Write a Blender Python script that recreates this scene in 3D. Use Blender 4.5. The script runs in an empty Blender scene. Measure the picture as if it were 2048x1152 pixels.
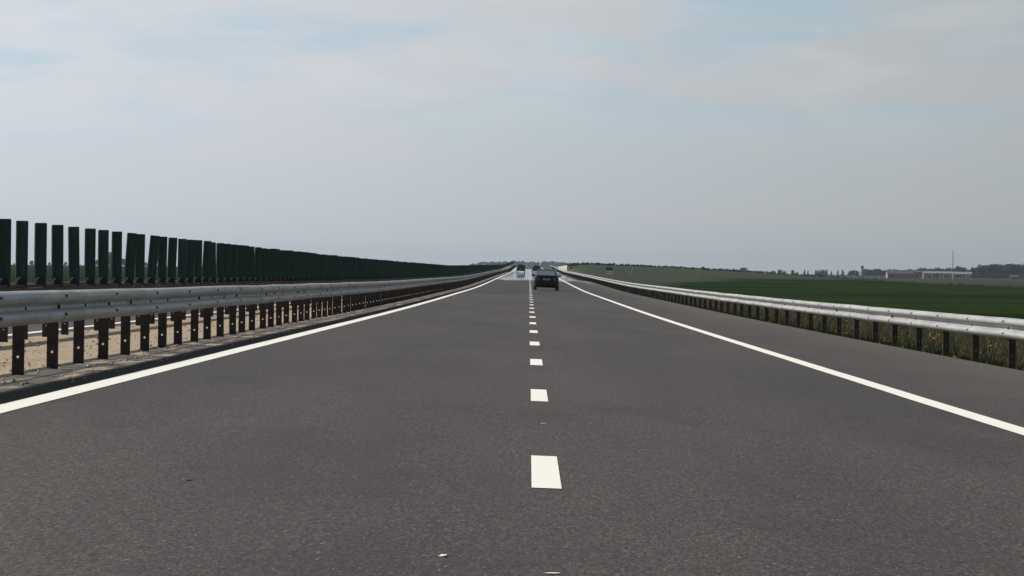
import bpy, math, random
from mathutils import Vector, Matrix
random.seed(7)
R = math.radians
SC = bpy.context.scene
COL = SC.collection

# ------------------------------------------------------------------ camera
F_PX, W_PX, ROLL = 6825.0, 2048.0, 0.0113
VX, HY, CAM_H = 1058.0, 547.0, 1.05          # where the road runs to, the true horizon there, lens height
cam_d = bpy.data.cameras.new('camera')
cam = bpy.data.objects.new('camera', cam_d); COL.objects.link(cam)
cam_d.sensor_width = 36.0
cam_d.lens = 36.0 * F_PX / W_PX
cam_d.clip_start = 0.1; cam_d.clip_end = 20000
yaw = (VX - 1024) / F_PX
pitch = -(576 - HY + ROLL * 34) / F_PX
cam.matrix_world = (Matrix.Translation((0, 0, CAM_H)) @ Matrix.Rotation(yaw, 4, 'Z')
                    @ Matrix.Rotation(math.pi / 2 + pitch, 4, 'X') @ Matrix.Rotation(ROLL, 4, 'Z'))
SC.camera = cam

# ------------------------------------------------------------------ sky and sun
SUN_AZ, SUN_EL = R(-62), R(42)               # ahead and to the left
wd = bpy.data.worlds.new('World'); SC.world = wd; wd.use_nodes = True
nt = wd.node_tree; nt.nodes.clear()
def wn(t, **kw):
    n = nt.nodes.new(t)
    for k, v in kw.items(): setattr(n, k, v)
    return n
def wmath(op, a, b=None, c=None, clamp=False):
    n = wn('ShaderNodeMath', operation=op); n.use_clamp = clamp
    for i, v in enumerate((a, b, c)):
        if v is None: continue
        if hasattr(v, 'is_linked'): nt.links.new(v, n.inputs[i])
        else: n.inputs[i].default_value = v
    return n.outputs[0]
def wmix(fac, a, b):
    n = wn('ShaderNodeMix', data_type='RGBA')
    nt.links.new(fac, n.inputs[0])
    for i, v in ((6, a), (7, b)):
        if hasattr(v, 'is_linked'): nt.links.new(v, n.inputs[i])
        else: n.inputs[i].default_value = (*v, 1)
    return n.outputs[2]
sky = wn('ShaderNodeTexSky', sky_type='NISHITA', sun_disc=False)
sky.sun_elevation = SUN_EL; sky.sun_rotation = SUN_AZ
sky.air_density = 1.0; sky.dust_density = 2.0; sky.ozone_density = 1.0
skc = wn('ShaderNodeVectorMath', operation='SCALE'); nt.links.new(sky.outputs[0], skc.inputs[0])
skc.inputs['Scale'].default_value = 0.05
tc = wn('ShaderNodeTexCoord')
sep = wn('ShaderNodeSeparateXYZ'); nt.links.new(tc.outputs['Generated'], sep.inputs[0])
def cloud_noise(scale, detail, rough, lac=2.0, dist=0.0, off=(0, 0, 0)):
    mp = wn('ShaderNodeMapping'); mp.inputs['Scale'].default_value = scale; mp.inputs['Location'].default_value = off
    nt.links.new(tc.outputs['Generated'], mp.inputs[0])
    n = wn('ShaderNodeTexNoise'); nt.links.new(mp.outputs[0], n.inputs['Vector'])
    n.inputs['Scale'].default_value = 1.0; n.inputs['Detail'].default_value = detail
    n.inputs['Roughness'].default_value = rough; n.inputs['Distortion'].default_value = dist
    return n.outputs['Fac']
def ramp(v, lo, hi):
    n = wn('ShaderNodeMapRange', interpolation_type='SMOOTHSTEP'); n.clamp = True
    nt.links.new(v, n.inputs[0]); n.inputs[1].default_value = lo; n.inputs[2].default_value = hi
    return n.outputs[0]
dsun = wn('ShaderNodeVectorMath', operation='DOT_PRODUCT'); nt.links.new(tc.outputs['Generated'], dsun.inputs[0])
dsun.inputs[1].default_value = (math.sin(SUN_AZ), math.cos(SUN_AZ), 0)
glow = ramp(dsun.outputs['Value'], 0.25, 0.71)      # thin cloud is brighter towards the sun
veil = wmix(glow, (0.402, 0.425, 0.428), (0.675, 0.712, 0.765))
away = wmath('MULTIPLY_ADD', ramp(dsun.outputs['Value'], -0.7, 0.22), 0.55, 0.45)   # and dimmer in the half of the sky away from it
veil_d = wn('ShaderNodeVectorMath', operation='SCALE'); nt.links.new(veil, veil_d.inputs[0]); nt.links.new(wmath('MULTIPLY', away, wmath('MULTIPLY_ADD', ramp(sep.outputs['Z'], 0.0, 0.06), 0.11, 0.95)), veil_d.inputs['Scale']); veil = veil_d.outputs[0]
thick = ramp(cloud_noise((13, 13, 52), 5, 0.5, dist=0.4, off=(3.1, 0.4, 1.7)), 0.36, 0.60)
low = ramp(sep.outputs['Z'], 0.085, 0.015)          # the veil closes towards the horizon
cover = wmath('MAXIMUM', thick, low)
cover = wmath('MULTIPLY_ADD', cover, 0.82, 0.16, clamp=True)
cover = wmath('MULTIPLY', cover, wmath('MULTIPLY_ADD', ramp(sep.outputs['Z'], 0.18, 0.5), -0.8, 1.0))  # the veil thins out overhead
blue = wmix(glow, (0.355, 0.48, 0.565), (0.50, 0.66, 0.77))
blend = wmath('MULTIPLY', ramp(sep.outputs['Z'], 0.2, 0.5), 0.8)
base_sky = wmix(blend, blue, skc.outputs[0])
out_c = wmix(cover, base_sky, veil)
puff = ramp(cloud_noise((20, 20, 74), 6, 0.52, dist=0.5, off=(0.7, 2.2, 0.9)), 0.47, 0.68)
puff = wmath('MULTIPLY', puff, ramp(sep.outputs['Z'], 0.03, 0.06))
puff = wmath('MULTIPLY', puff, 0.5)
white = wmix(glow, (0.50, 0.535, 0.555), (0.76, 0.785, 0.83))
out_c = wmix(puff, out_c, white)
bg = wn('ShaderNodeBackground'); nt.links.new(out_c, bg.inputs[0]); bg.inputs[1].default_value = 1.0
wo = wn('ShaderNodeOutputWorld'); nt.links.new(bg.outputs[0], wo.inputs[0])

sun_d = bpy.data.lights.new('sun', 'SUN'); sun_d.energy = 4.5; sun_d.angle = R(0.6); sun_d.color = (1.0, 0.95, 0.87)
sun = bpy.data.objects.new('sun', sun_d); COL.objects.link(sun)
sd = Vector((math.sin(SUN_AZ) * math.cos(SUN_EL), math.cos(SUN_AZ) * math.cos(SUN_EL), math.sin(SUN_EL)))
sun.rotation_euler = sd.to_track_quat('Z', 'Y').to_euler()
sun.location = (0, 0, 60)
SC.view_settings.view_transform = 'Standard'; SC.view_settings.look = 'None'
SC.view_settings.exposure = 0.0; SC.view_settings.gamma = 1.0

# ------------------------------------------------------------------ helpers
class MB:
    def __init__(s): s.v = []; s.f = []; s.m = []
    def add(s, vs, fs, mi=0):
        o = len(s.v); s.v += [tuple(p) for p in vs]; s.f += [tuple(i + o for i in f) for f in fs]; s.m += [mi] * len(fs); return s
    def box(s, x0, x1, y0, y1, z0, z1, mi=0):
        return s.add([(x0,y0,z0),(x1,y0,z0),(x1,y1,z0),(x0,y1,z0),(x0,y0,z1),(x1,y0,z1),(x1,y1,z1),(x0,y1,z1)],
                     [(0,3,2,1),(4,5,6,7),(0,1,5,4),(1,2,6,5),(2,3,7,6),(3,0,4,7)], mi)
    def loft(s, rings, closed=True, caps=True, mi=0):
        n = len(rings[0]); vs = [p for r in rings for p in r]; fs = []
        for i in range(len(rings) - 1):
            for j in range(n if closed else n - 1):
                a = i*n + j; b = i*n + (j+1) % n
                fs.append((a, b, b + n, a + n))
        if caps and closed:
            fs.append(tuple(reversed(range(n)))); fs.append(tuple(range((len(rings)-1)*n, len(rings)*n)))
        return s.add(vs, fs, mi)
    def tube(s, p, q, r0, r1=None, n=8, mi=0):
        p = Vector(p); q = Vector(q); r1 = r0 if r1 is None else r1
        d = (q - p).normalized(); a = d.orthogonal().normalized(); b = d.cross(a)
        rg = [[c + a*(r*math.cos(2*math.pi*k/n)) + b*(r*math.sin(2*math.pi*k/n)) for k in range(n)] for c, r in ((p, r0), (q, r1))]
        return s.loft(rg, mi=mi)
    def lathe(s, prof, c=(0,0,0), n=16, axis='Z', mi=0):
        rg = []
        for r, z in prof:
            ring = []
            for k in range(n):
                t = 2*math.pi*k/n
                if axis == 'Z': ring.append((c[0]+r*math.cos(t), c[1]+r*math.sin(t), c[2]+z))
                elif axis == 'X': ring.append((c[0]+z, c[1]+r*math.cos(t), c[2]+r*math.sin(t)))
                else: ring.append((c[0]+r*math.sin(t), c[1]+z, c[2]+r*math.cos(t)))
            rg.append(ring)
        return s.loft(rg, mi=mi)
    def build(s, name, mats, parent=None, smooth=False, loc=None):
        me = bpy.data.meshes.new(name); me.from_pydata(s.v, [], s.f)
        if not isinstance(mats, (list, tuple)): mats = [mats]
        for m in mats: me.materials.append(m)
        if len(mats) > 1: me.polygons.foreach_set('material_index', s.m)
        if smooth: me.polygons.foreach_set('use_smooth', [True]*len(me.polygons))
        me.update()
        o = bpy.data.objects.new(name, me); COL.objects.link(o)
        if parent: o.parent = parent
        if loc: o.location = loc
        return o
def tag(o, label=None, cat=None, group=None, kind=None):
    if label: o['label'] = label
    if cat: o['category'] = cat
    if group: o['group'] = group
    if kind: o['kind'] = kind
    return o
def empty(name, loc=(0,0,0), rz=0):
    o = bpy.data.objects.new(name, None); COL.objects.link(o); o.location = loc; o.rotation_euler = (0,0,rz); o.empty_display_size = .1
    return o
def smooth_angle(o, deg=40):
    o.data.polygons.foreach_set('use_smooth', [True]*len(o.data.polygons))
    try: o.data.set_sharp_from_angle(angle=R(deg))
    except Exception: pass
    return o
def sm(a, b, x):
    t = max(0.0, min(1.0, (x - a) / (b - a))); return t*t*(3 - 2*t)
def at(x, y, d):
    """the world point seen at photograph pixel (x, y) and d metres ahead"""
    dx, dy = x - VX, y - HY
    return Vector(((dx + ROLL*dy) * d / F_PX, d, CAM_H - (dy - ROLL*dx) * d / F_PX))

# ------------------------------------------------------------------ materials
def mat(name, color=(.5,.5,.5), rough=.6, metal=0.0, spec=.5, coat=0.0):
    m = bpy.data.materials.new(name); m.use_nodes = True
    b = m.node_tree.nodes['Principled BSDF']
    b.inputs['Base Color'].default_value = (*color, 1); b.inputs['Roughness'].default_value = rough
    b.inputs['Metallic'].default_value = metal; b.inputs['Specular IOR Level'].default_value = spec
    b.inputs['Coat Weight'].default_value = coat
    return m
class NT:
    def __init__(s, m):
        s.t = m.node_tree; s.b = s.t.nodes['Principled BSDF']; s.tc = s.t.nodes.new('ShaderNodeTexCoord').outputs['Object']
    def n(s, t, **kw):
        n = s.t.nodes.new(t)
        for k, v in kw.items(): setattr(n, k, v)
        return n
    def put(s, v, sock):
        if hasattr(v, 'is_linked'): s.t.links.new(v, sock)
        elif isinstance(v, tuple) and sock.type == 'RGBA': sock.default_value = (*v, 1)
        else: sock.default_value = v
    def noise(s, scale=5, stretch=(1,1,1), detail=4, rough=.55, off=(0,0,0), dist=0):
        mp = s.n('ShaderNodeMapping'); mp.inputs['Scale'].default_value = stretch; mp.inputs['Location'].default_value = off
        s.put(s.tc, mp.inputs[0]); n = s.n('ShaderNodeTexNoise'); s.put(mp.outputs[0], n.inputs['Vector'])
        n.inputs['Scale'].default_value = scale; n.inputs['Detail'].default_value = detail; n.inputs['Roughness'].default_value = rough
        n.inputs['Distortion'].default_value = dist
        return n.outputs['Fac']
    def voro(s, scale, stretch=(1,1,1), feature='F1', out='Distance'):
        mp = s.n('ShaderNodeMapping'); mp.inputs['Scale'].default_value = stretch
        s.put(s.tc, mp.inputs[0]); n = s.n('ShaderNodeTexVoronoi', feature=feature); s.put(mp.outputs[0], n.inputs['Vector'])
        n.inputs['Scale'].default_value = scale
        return n.outputs[out]
    def math(s, op, a, b=0.0, clamp=False):
        n = s.n('ShaderNodeMath', operation=op); n.use_clamp = clamp; s.put(a, n.inputs[0]); s.put(b, n.inputs[1]); return n.outputs[0]
    def rng(s, v, a, b, c=0.0, d=1.0):
        n = s.n('ShaderNodeMapRange', interpolation_type='SMOOTHSTEP'); s.put(v, n.inputs[0])
        for i, q in enumerate((a, b, c, d)): n.inputs[i+1].default_value = q
        return n.outputs[0]
    def mix(s, f, a, b, blend='MIX'):
        n = s.n('ShaderNodeMix', data_type='RGBA', blend_type=blend); s.put(f, n.inputs[0]); s.put(a, n.inputs[6]); s.put(b, n.inputs[7]); return n.outputs[2]
    def xyz(s):
        n = s.n('ShaderNodeSeparateXYZ'); s.put(s.tc, n.inputs[0]); return n.outputs
    def bump(s, h, strength=.3, dist=.01):
        n = s.n('ShaderNodeBump'); s.put(h, n.inputs['Height']); n.inputs['Strength'].default_value = strength; n.inputs['Distance'].default_value = dist
        s.put(n.outputs[0], s.b.inputs['Normal'])
    def color(s, c): s.put(c, s.b.inputs['Base Color'])
    def rough(s, c): s.put(c, s.b.inputs['Roughness'])

M = {}
def asphalt(name, c_old, c_new, mirage=True, new_from=176.0):
    m = mat(name, c_old, .8, spec=.25); t = NT(m); x, y, z = t.xyz()
    new = t.rng(t.math('ADD', y, t.math('MULTIPLY', x, .8)), new_from, new_from + 2.5)
    c = t.mix(new, c_old, c_new)
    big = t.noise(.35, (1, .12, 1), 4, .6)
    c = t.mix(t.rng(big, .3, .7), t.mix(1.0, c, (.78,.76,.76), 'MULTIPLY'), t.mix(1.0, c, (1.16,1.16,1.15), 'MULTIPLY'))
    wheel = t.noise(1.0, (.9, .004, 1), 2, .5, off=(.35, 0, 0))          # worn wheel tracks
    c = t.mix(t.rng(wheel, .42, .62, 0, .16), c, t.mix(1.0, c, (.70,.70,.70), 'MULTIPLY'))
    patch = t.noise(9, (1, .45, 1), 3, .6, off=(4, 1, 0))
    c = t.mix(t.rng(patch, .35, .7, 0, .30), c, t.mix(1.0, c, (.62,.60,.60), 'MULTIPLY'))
    fine = t.noise(62, (1, .30, 1), 4, .85)
    c = t.mix(t.rng(fine, .34, .66), t.mix(1.0, c, (.20,.19,.19), 'MULTIPLY'), t.mix(1.0, c, (2.15,2.10,2.08), 'MULTIPLY'))
    grain = t.noise(52, (1, .13, 1), 3, .8, off=(3, 8, 0))                # coarser mottling that still reads further off
    c = t.mix(t.rng(grain, .36, .64), t.mix(1.0, c, (.66,.60,.64), 'MULTIPLY'), t.mix(1.0, c, (1.30,1.33,1.28), 'MULTIPLY'))
    tint = t.noise(64, (1, .16, 1), 2, .7, off=(12, 1, 0))
    c = t.mix(t.rng(tint, .38, .62), t.mix(1.0, c, (1.10,.97,.97), 'MULTIPLY'), t.mix(1.0, c, (.90,1.02,1.02), 'MULTIPLY'))
    reflect_blotch = t.noise(.55, (1, .28, 1), 5, .62, off=(7.3, 2.6, 0))         # random blotches painting the dashboard's dark reflection in the windscreen
    c = t.mix(t.rng(reflect_blotch, .50, .68, 0, .42), c, t.mix(1.0, c, (.50,.45,.46), 'MULTIPLY'))
    chip = t.noise(60, (1, .3, 1), 1, .5, off=(9, 3, 0))                 # pale stone chips in the wearing course
    c = t.mix(t.rng(chip, .70, .77, 0, .8), c, (.24, .225, .21))
    dust = t.math('ADD', x, t.math('MULTIPLY', t.noise(.9, (1, .15, 1), 4, .6, off=(6, 2, 0)), 2.2))
    c = t.mix(t.rng(dust, 5.6, 8.4, 0, .55), c, (.105, .086, .070))      # dust blown against the verge
    t.color(c)
    t.bump(fine, .5, .006)
    if mirage:
        near = t.rng(t.math('ADD', y, t.math('MULTIPLY', t.noise(.16, (1, .06, 1), 3, .6), 190)), 425, 505)
        far = t.rng(y, 1000, 820)
        wet = t.math('MULTIPLY', near, far)
        pat = t.rng(t.noise(.22, (1.2, .05, 1), 4, .6, off=(2, 5, 0)), .30, .46)
        wet = t.math('MULTIPLY', wet, pat)
        t.rough(t.rng(wet, 0, 1, .75, .035))
        sp = t.rng(wet, 0, 1, .25, .8); t.put(sp, t.b.inputs['Specular IOR Level'])
        bn = [n for n in t.t.nodes if n.type == 'BUMP'][0]
        t.put(t.rng(y, 60, 240, .5, 0.0), bn.inputs['Strength'])
    return m
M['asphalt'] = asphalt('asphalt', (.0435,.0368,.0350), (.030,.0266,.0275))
M['asphalt_far'] = asphalt('asphalt_opposite', (.045,.041,.038), (.034,.033,.033), mirage=False)
m = M['paint'] = mat('road_paint', (.80,.77,.69), .7); t = NT(m)
w = t.noise(22, (1, .5, 1), 4, .65); w2 = t.noise(160, (1, .5, 1), 2, .6)
c = t.mix(t.rng(w, .28, .5, .25, 0), (.80,.775,.70), (.60,.57,.51)); c = t.mix(t.rng(w2, .70, .78, 0, .5), c, (.30,.28,.26)); t.color(c); t.bump(w2, .3, .004)
m = M['gravel'] = mat('median_gravel', (.33,.26,.19), .95, spec=.2); t = NT(m)
a = t.noise(45, (1,.6,1), 3, .7); b = t.noise(1.6, (1,.35,1), 4, .6, off=(3,0,0)); v = t.voro(26, (1,.7,1))
c = t.mix(t.rng(a, .3, .7), (.26,.19,.125), (.56,.45,.34)); c = t.mix(t.rng(b, .52, .75, 0, .65), c, (.17,.125,.085))
c = t.mix(t.rng(v, .0, .16, .7, 0), c, (.10,.08,.06)); t.color(c); t.bump(a, .9, .03)
m = M['pavers'] = mat('edge_pavers', (.10,.09,.08), .9, spec=.25); t = NT(m); x, y, z = t.xyz()
a = t.noise(70, (1,.6,1), 3, .7); sand = t.noise(1.3, (2.2,.5,1), 5, .65, off=(1,7,0))
c = t.mix(t.rng(a, .3, .7), (.060,.053,.047), (.125,.112,.098))
c = t.mix(t.math('MULTIPLY', t.rng(sand, .50, .60), t.rng(a, .2, .5)), c, (.36,.285,.20))
edge = t.math('ADD', x, t.math('MULTIPLY', t.noise(2.2, (1,.6,1), 4, .65), .55))
c = t.mix(t.rng(edge, -4.28, -4.40), c, t.mix(a, (.25,.19,.13), (.48,.38,.28)))
t.color(c); t.bump(a, .6, .012)
m = M['joint'] = mat('dark_joint', (.018,.016,.014), .95)
m = M['rail_shadow'] = mat('dark_strip', (.034,.031,.030), .95, spec=.12); t = NT(m)  # the guardrail's shadow along the road edge, painted in as dark colour
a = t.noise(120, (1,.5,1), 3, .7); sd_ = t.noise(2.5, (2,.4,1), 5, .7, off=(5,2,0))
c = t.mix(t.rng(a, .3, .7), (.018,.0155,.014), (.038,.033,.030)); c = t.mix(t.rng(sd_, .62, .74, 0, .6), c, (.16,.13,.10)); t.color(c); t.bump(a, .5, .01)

m = M['ground'] = mat('farmland', (.04,.08,.03), 1.0, spec=0); t = NT(m); x, y, z = t.xyz()
fine = t.noise(1.4, (1,.3,1), 4, .7); band = t.noise(.03, (.25, 1, 1), 4, .55, off=(.4,3,0)); mid = t.noise(.12, (1,.4,1), 4, .6)
crop = t.mix(t.rng(band, .40, .60), (.010,.021,.006), (.028,.041,.009))
crop = t.mix(t.rng(mid, .35, .7, 0, .5), crop, (.008,.026,.013))
crop = t.mix(t.rng(fine, .3, .7, 0, .5), crop, (.006,.015,.006))
soil = t.mix(t.rng(t.noise(.035, (.4,1,1), 5, .65, off=(8,1,0)), .35, .65), (.062,.046,.036), (.036,.042,.024))
soil = t.mix(t.rng(t.noise(.5, (1,.3,1), 3, .6), .35, .7, 0, .5), soil, (.026,.022,.018))
fy = t.math('ADD', y, t.math('MULTIPLY', t.noise(.02, (1, .3, 1), 4, .6, off=(2,2,0)), 260))
fy = t.math('ADD', fy, t.math('MULTIPLY', t.math('MAXIMUM', t.math('SUBTRACT', 110.0, x), 0), 4.5))
soil = t.mix(t.rng(x, 125, 60), soil, t.mix(t.rng(t.noise(.06, (.5,1,1), 5, .65, off=(3,6,0)), .35, .65), (.056,.058,.046), (.042,.056,.037)))
isoil = t.math('MULTIPLY', t.rng(fy, 1010, 1085), t.rng(x, -30, -12))
c = t.mix(isoil, crop, soil)
verge = t.mix(t.rng(t.noise(6, (1,.5,1), 5, .7), .32, .68), (.16,.125,.075), (.055,.072,.022))
verge = t.mix(t.rng(t.noise(.8, (1,.3,1), 4, .6, off=(1,1,0)), .45, .65, 0, .6), verge, (.055,.085,.022))
nearv = t.math('MULTIPLY', t.rng(x, 12.5, 9.8), t.rng(x, -25, -22))
c = t.mix(nearv, c, t.mix(1.0, verge, (1.05,1.05,1.0), 'MULTIPLY')); t.color(c); t.bump(fine, .5, .15)

def galvanised(name, c0, c1, rough, metal=.55, spec=.5):
    m = mat(name, c0, rough, metal, spec); t = NT(m)
    a = t.noise(2.2, (1,.25,2.5), 5, .65); b = t.noise(30, (1,.3,1), 3, .6)
    c = t.mix(t.rng(a, .35, .7), c0, c1); c = t.mix(t.rng(b, .42, .75, 0, .55), c, tuple(.6*q for q in c0)); t.color(c)
    streak = t.noise(5, (1, 1, .35), 4, .7, off=(7,7,1)); t.rough(t.rng(streak, .3, .7, rough - .06, rough + .14))
    t.bump(b, .08, .004)
    return m
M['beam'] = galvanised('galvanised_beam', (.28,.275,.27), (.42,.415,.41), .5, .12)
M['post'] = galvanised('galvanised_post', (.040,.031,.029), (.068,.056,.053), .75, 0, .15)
M['dark_beam'] = galvanised('dark_steel', (.030,.021,.020), (.052,.039,.037), .7, 0, .2)
M['bolt'] = mat('dark_bolt', (.03,.026,.024), .8, 0, .2)
m = M['slat'] = mat('green_plastic', (.006,.040,.030), .55, spec=.35); t = NT(m)
c = t.mix(t.rng(t.noise(3, (1,1,.4), 4, .6), .3, .7), (.003,.030,.020), (.006,.046,.034))
oi = t.n('ShaderNodeObjectInfo'); c = t.mix(t.math('MULTIPLY', oi.outputs['Random'], .5), c, (.003,.022,.017)); t.color(c)
m = M['rubber'] = mat('brown_bracket', (.026,.015,.014), .8, spec=.2)
# car materials
M['navy'] = mat('navy_car_paint', (.002,.002,.008), .45, .0, .2, .12)
M['black_paint'] = mat('black_car_paint', (.002,.002,.004), .45, .0, .2, .12)
M['blue_grey_paint'] = mat('dark_blue_car_paint', (.003,.003,.007), .45, .0, .2, .12)
M['glass'] = mat('dark_car_glass', (.40,.47,.48), .12, .95, .6)
M['dark_glass'] = mat('black_car_glass', (.02,.024,.028), .15, 0, .4)
M['tyre'] = mat('tyre_rubber', (.012,.012,.012), .85)
M['rim'] = mat('wheel_rim', (.30,.30,.31), .35, .8)
M['red_lamp'] = mat('red_lamp_lens', (.20,.012,.018), .4, 0, .4, .1)
M['dull_lamp'] = mat('dull_lamp_lens', (.045,.006,.008), .4)
M['plate'] = mat('grey_plate', (.30,.30,.30), .5)
M['plastic'] = mat('black_plastic', (.012,.012,.013), .6)
M['chrome'] = mat('chrome', (.5,.5,.5), .2, 1.0)
# signs, poles, buildings
M['sign_green'] = mat('sign_green', (.010,.085,.075), .5)
M['sign_dark'] = mat('sign_dark_green', (.006,.030,.035), .5)
M['sign_white'] = mat('sign_white', (.62,.63,.62), .5)
M['white_pole'] = mat('white_pole', (.50,.49,.46), .6)
M['grey_post'] = mat('grey_post', (.22,.22,.22), .6, .3)
m = M['cream'] = mat('cream_concrete', (.50,.47,.38), .9); t = NT(m)
t.color(t.mix(t.rng(t.noise(.8, (1,1,2), 4, .6), .3, .7), (.42,.39,.31), (.56,.53,.43)))
def wallmat(name, a, b, sc=.7):
    m = mat(name, a, .9); t = NT(m); t.color(t.mix(t.rng(t.noise(sc, (1,1,1.5), 4, .65), .33, .67), a, b)); return m
M['brick'] = wallmat('red_brick', (.13,.075,.06), (.20,.135,.105))
M['pale_brick'] = wallmat('pale_brick', (.20,.15,.115), (.27,.21,.165))
M['roof_red'] = wallmat('dark_red_roof', (.075,.040,.036), (.12,.075,.065))
M['white_wall'] = wallmat('whitewashed_wall', (.29,.265,.235), (.38,.35,.31))
M['roof_grey'] = wallmat('pale_sheet_roof', (.17,.16,.155), (.23,.22,.215))
M['opening'] = mat('dark_opening', (.11,.10,.095), .6)
M['mast'] = mat('mast_steel', (.025,.025,.028), .7, 0)
M['tower'] = wallmat('tower_concrete', (.16,.17,.18), (.22,.23,.24))
def leafmat(name, a, b):
    m = mat(name, a, .8, spec=.2); t = NT(m)
    t.color(t.mix(t.rng(t.noise(.6, (1,1,1), 4, .7), .33, .67), a, b)); return m
M['leaf'] = leafmat('dark_leaves', (.012,.024,.012), (.028,.042,.016))
M['leaf2'] = leafmat('olive_leaves', (.018,.028,.013), (.036,.045,.019))
M['bark'] = mat('bark', (.05,.04,.03), .9)
M['grass'] = leafmat('verge_green', (.022,.042,.008), (.060,.085,.018))
m = M['dry'] = mat('dry_stalks', (.22,.16,.09), .9, spec=.2); t = NT(m)
t.color(t.mix(t.rng(t.noise(5, (1,1,1), 3, .7), .3, .7), (.10,.072,.044), (.40,.31,.19)))
M['yellow'] = mat('yellow_petals', (.62,.46,.03), .7)
M['stone'] = wallmat('loose_stones', (.22,.18,.14), (.48,.40,.31), 14)
M['scrap_white'] = mat('white_scrap', (.72,.70,.66), .7)
M['scrap_dark'] = mat('dark_scrap', (.015,.014,.014), .8)

# ------------------------------------------------------------------ the road's long profile
KN = [(-40,0),(0,0),(100,0.01),(180,.13),(235,.235),(300,.47),(380,.80),(500,1.28),(700,2.08),(850,2.95),(1000,3.95),(1150,4.7),(1300,4.95),(1500,4.6),(1800,3.2),(2200,1.0)]
def zr(d):
    if d <= KN[0][0]: return -.0012*d
    if d >= KN[-1][0]: return KN[-1][1] - .0012*d
    for i in range(len(KN)-1):
        if KN[i][0] <= d <= KN[i+1][0]:
            def slope(k):
                if k <= 0 or k >= len(KN)-1: return 0.0
                return (KN[k+1][1]-KN[k-1][1])/(KN[k+1][0]-KN[k-1][0])
            x0, y0 = KN[i]; x1, y1 = KN[i+1]; h = x1-x0; u = (d-x0)/h
            m0, m1 = slope(i)*h, slope(i+1)*h
            return (2*u**3-3*u*u+1)*y0 + (u**3-2*u*u+u)*m0 + (-2*u**3+3*u*u)*y1 + (u**3-u*u)*m1 - .0012*d
FALL = .027
XL, XD, XR = -3.6485, .1015, 3.8515           # left edge line, lane divider, right edge line
X_PAV, X_GRAV, X_OPP, X_END = -4.03, -4.72, -7.15, -18.5
X_RAIL, X_FAR, X_SLAT, X_RRAIL, X_EDGE = -4.59, -6.95, -5.45, 7.14, 7.02
def zx(X, d):
    """road and median surface"""
    if X >= X_PAV: return zr(d) - FALL*X
    m = zr(d) - FALL*X_PAV
    if X >= X_OPP: return m + .012*min(1, (X_PAV - X)/.6)
    return m + .012 - .025*(X_OPP - X)
def field(X, d):
    if X >= -5:
        h = 5.2*sm(350, 1050, d)*(1 - sm(1350, 2100, d))
        return -1.0 + h*max(0, 1-(X/112)**2)**1.3 + 1.75*sm(1000, 2500, d) + 3.2*sm(3000, 4300, d)
    h = 2.2*sm(350, 1050, d)*(1 - sm(1350, 2100, d))
    return -1.0 + h*max(0, 1-(X/90)**2)**1.3 + 3.3*sm(250, 2000, d) + 2.5*sm(2600, 4300, d)
def gz(X, d):
    """natural ground"""
    if X > X_EDGE:
        e = zr(d) - FALL*X_EDGE - .03
        if X <= 9.4: return e - .05*(X - X_EDGE)
        return (e - .12)*(1 - sm(9.4, 15, X)) + field(X, d)*sm(9.4, 15, X)
    if X < X_END:
        e = zx(X_END, d) - .05
        return e*(1 - sm(21, 27, -X)) + field(X, d)*sm(21, 27, -X)
    return zx(X, d) - .16
ROWS = [-30 + 4*i for i in range(33)]
while ROWS[-1] < 6500: ROWS.append(ROWS[-1] + max(4, min(90, (ROWS[-1])*.03)))
RROWS = [d for d in ROWS if d < 1900]

def sheet(name, xs, zf, mats, rows, kind='structure', dz=0.0, mfun=None):
    b = MB(); n = len(xs)
    vs = [(X, d, zf(X, d) + dz) for d in rows for X in xs]; fs = []
    for i in range(len(rows)-1):
        for j in range(n-1):
            a = i*n+j; fs.append((a, a+1, a+1+n, a+n))
    b.add(vs, fs)
    o = b.build(name, mats)
    if kind: o['kind'] = kind
    return o
xs = sorted(set([-2600,-1800,-1200,-800,-500,-350,-250,-180,-130,-100,-80,-60,-45,-35,-30,-27,-25,-23,-21,-19.5,X_END-.2,X_END,-12,-7,0,6.9,X_EDGE-.02,X_EDGE,7.5,8.5,9.4,10.5,11.5,12.5,13.7,15,18,22,28,35,45,56,68,80,92,104,116,130,150,180,230,300,400,520,700,1000,1400,1900,2600]))
g = sheet('ground', xs, gz, M['ground'], ROWS)
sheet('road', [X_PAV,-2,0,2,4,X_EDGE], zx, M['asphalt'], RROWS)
sheet('median_strip', [X_OPP,-6,-5.2,X_GRAV], zx, M['gravel'], RROWS)
sheet('paved_edge', [X_GRAV, -4.33, X_PAV], zx, M['pavers'], [d for d in RROWS if d < 700], dz=.003)
sheet('opposite_road', [X_END,-14,-10,X_OPP], zx, M['asphalt_far'], RROWS)
# white edge lines, guardrail shadow painted as a strip beside the left one, the broken divider
def strip(name, x0, x1, m, rows, dz, wob=0.0):
    b = MB(); vs = []; fs = []
    for i, d in enumerate(rows):
        w = wob*math.sin(d*.9)*math.cos(d*.37)
        vs += [(x0+w, d, zx(x0, d)+dz), (x1+w*.6, d, zx(x1, d)+dz)]
        if i: fs.append((2*i-2, 2*i-1, 2*i+1, 2*i))
    b.add(vs, fs); o = b.build(name, m); o['kind'] = 'structure'; return o
fine_rows = []
d = 4.0
while d < 1880: fine_rows.append(d); d += 2.0 if d < 160 else (6 if d < 500 else 14)
strip('edge_line', XL-.11, XL+.11, M['paint'], fine_rows, .004, .006)
strip('edge_line', XR-.11, XR+.11, M['paint'], fine_rows, .004, .006)
strip('edge_line', -7.86, -7.64, M['paint'], fine_rows, .004)
strip('shadow_strip', X_PAV+.005, XL-.125, M['rail_shadow'], [q for q in fine_rows if q < 600], .003)
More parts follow.
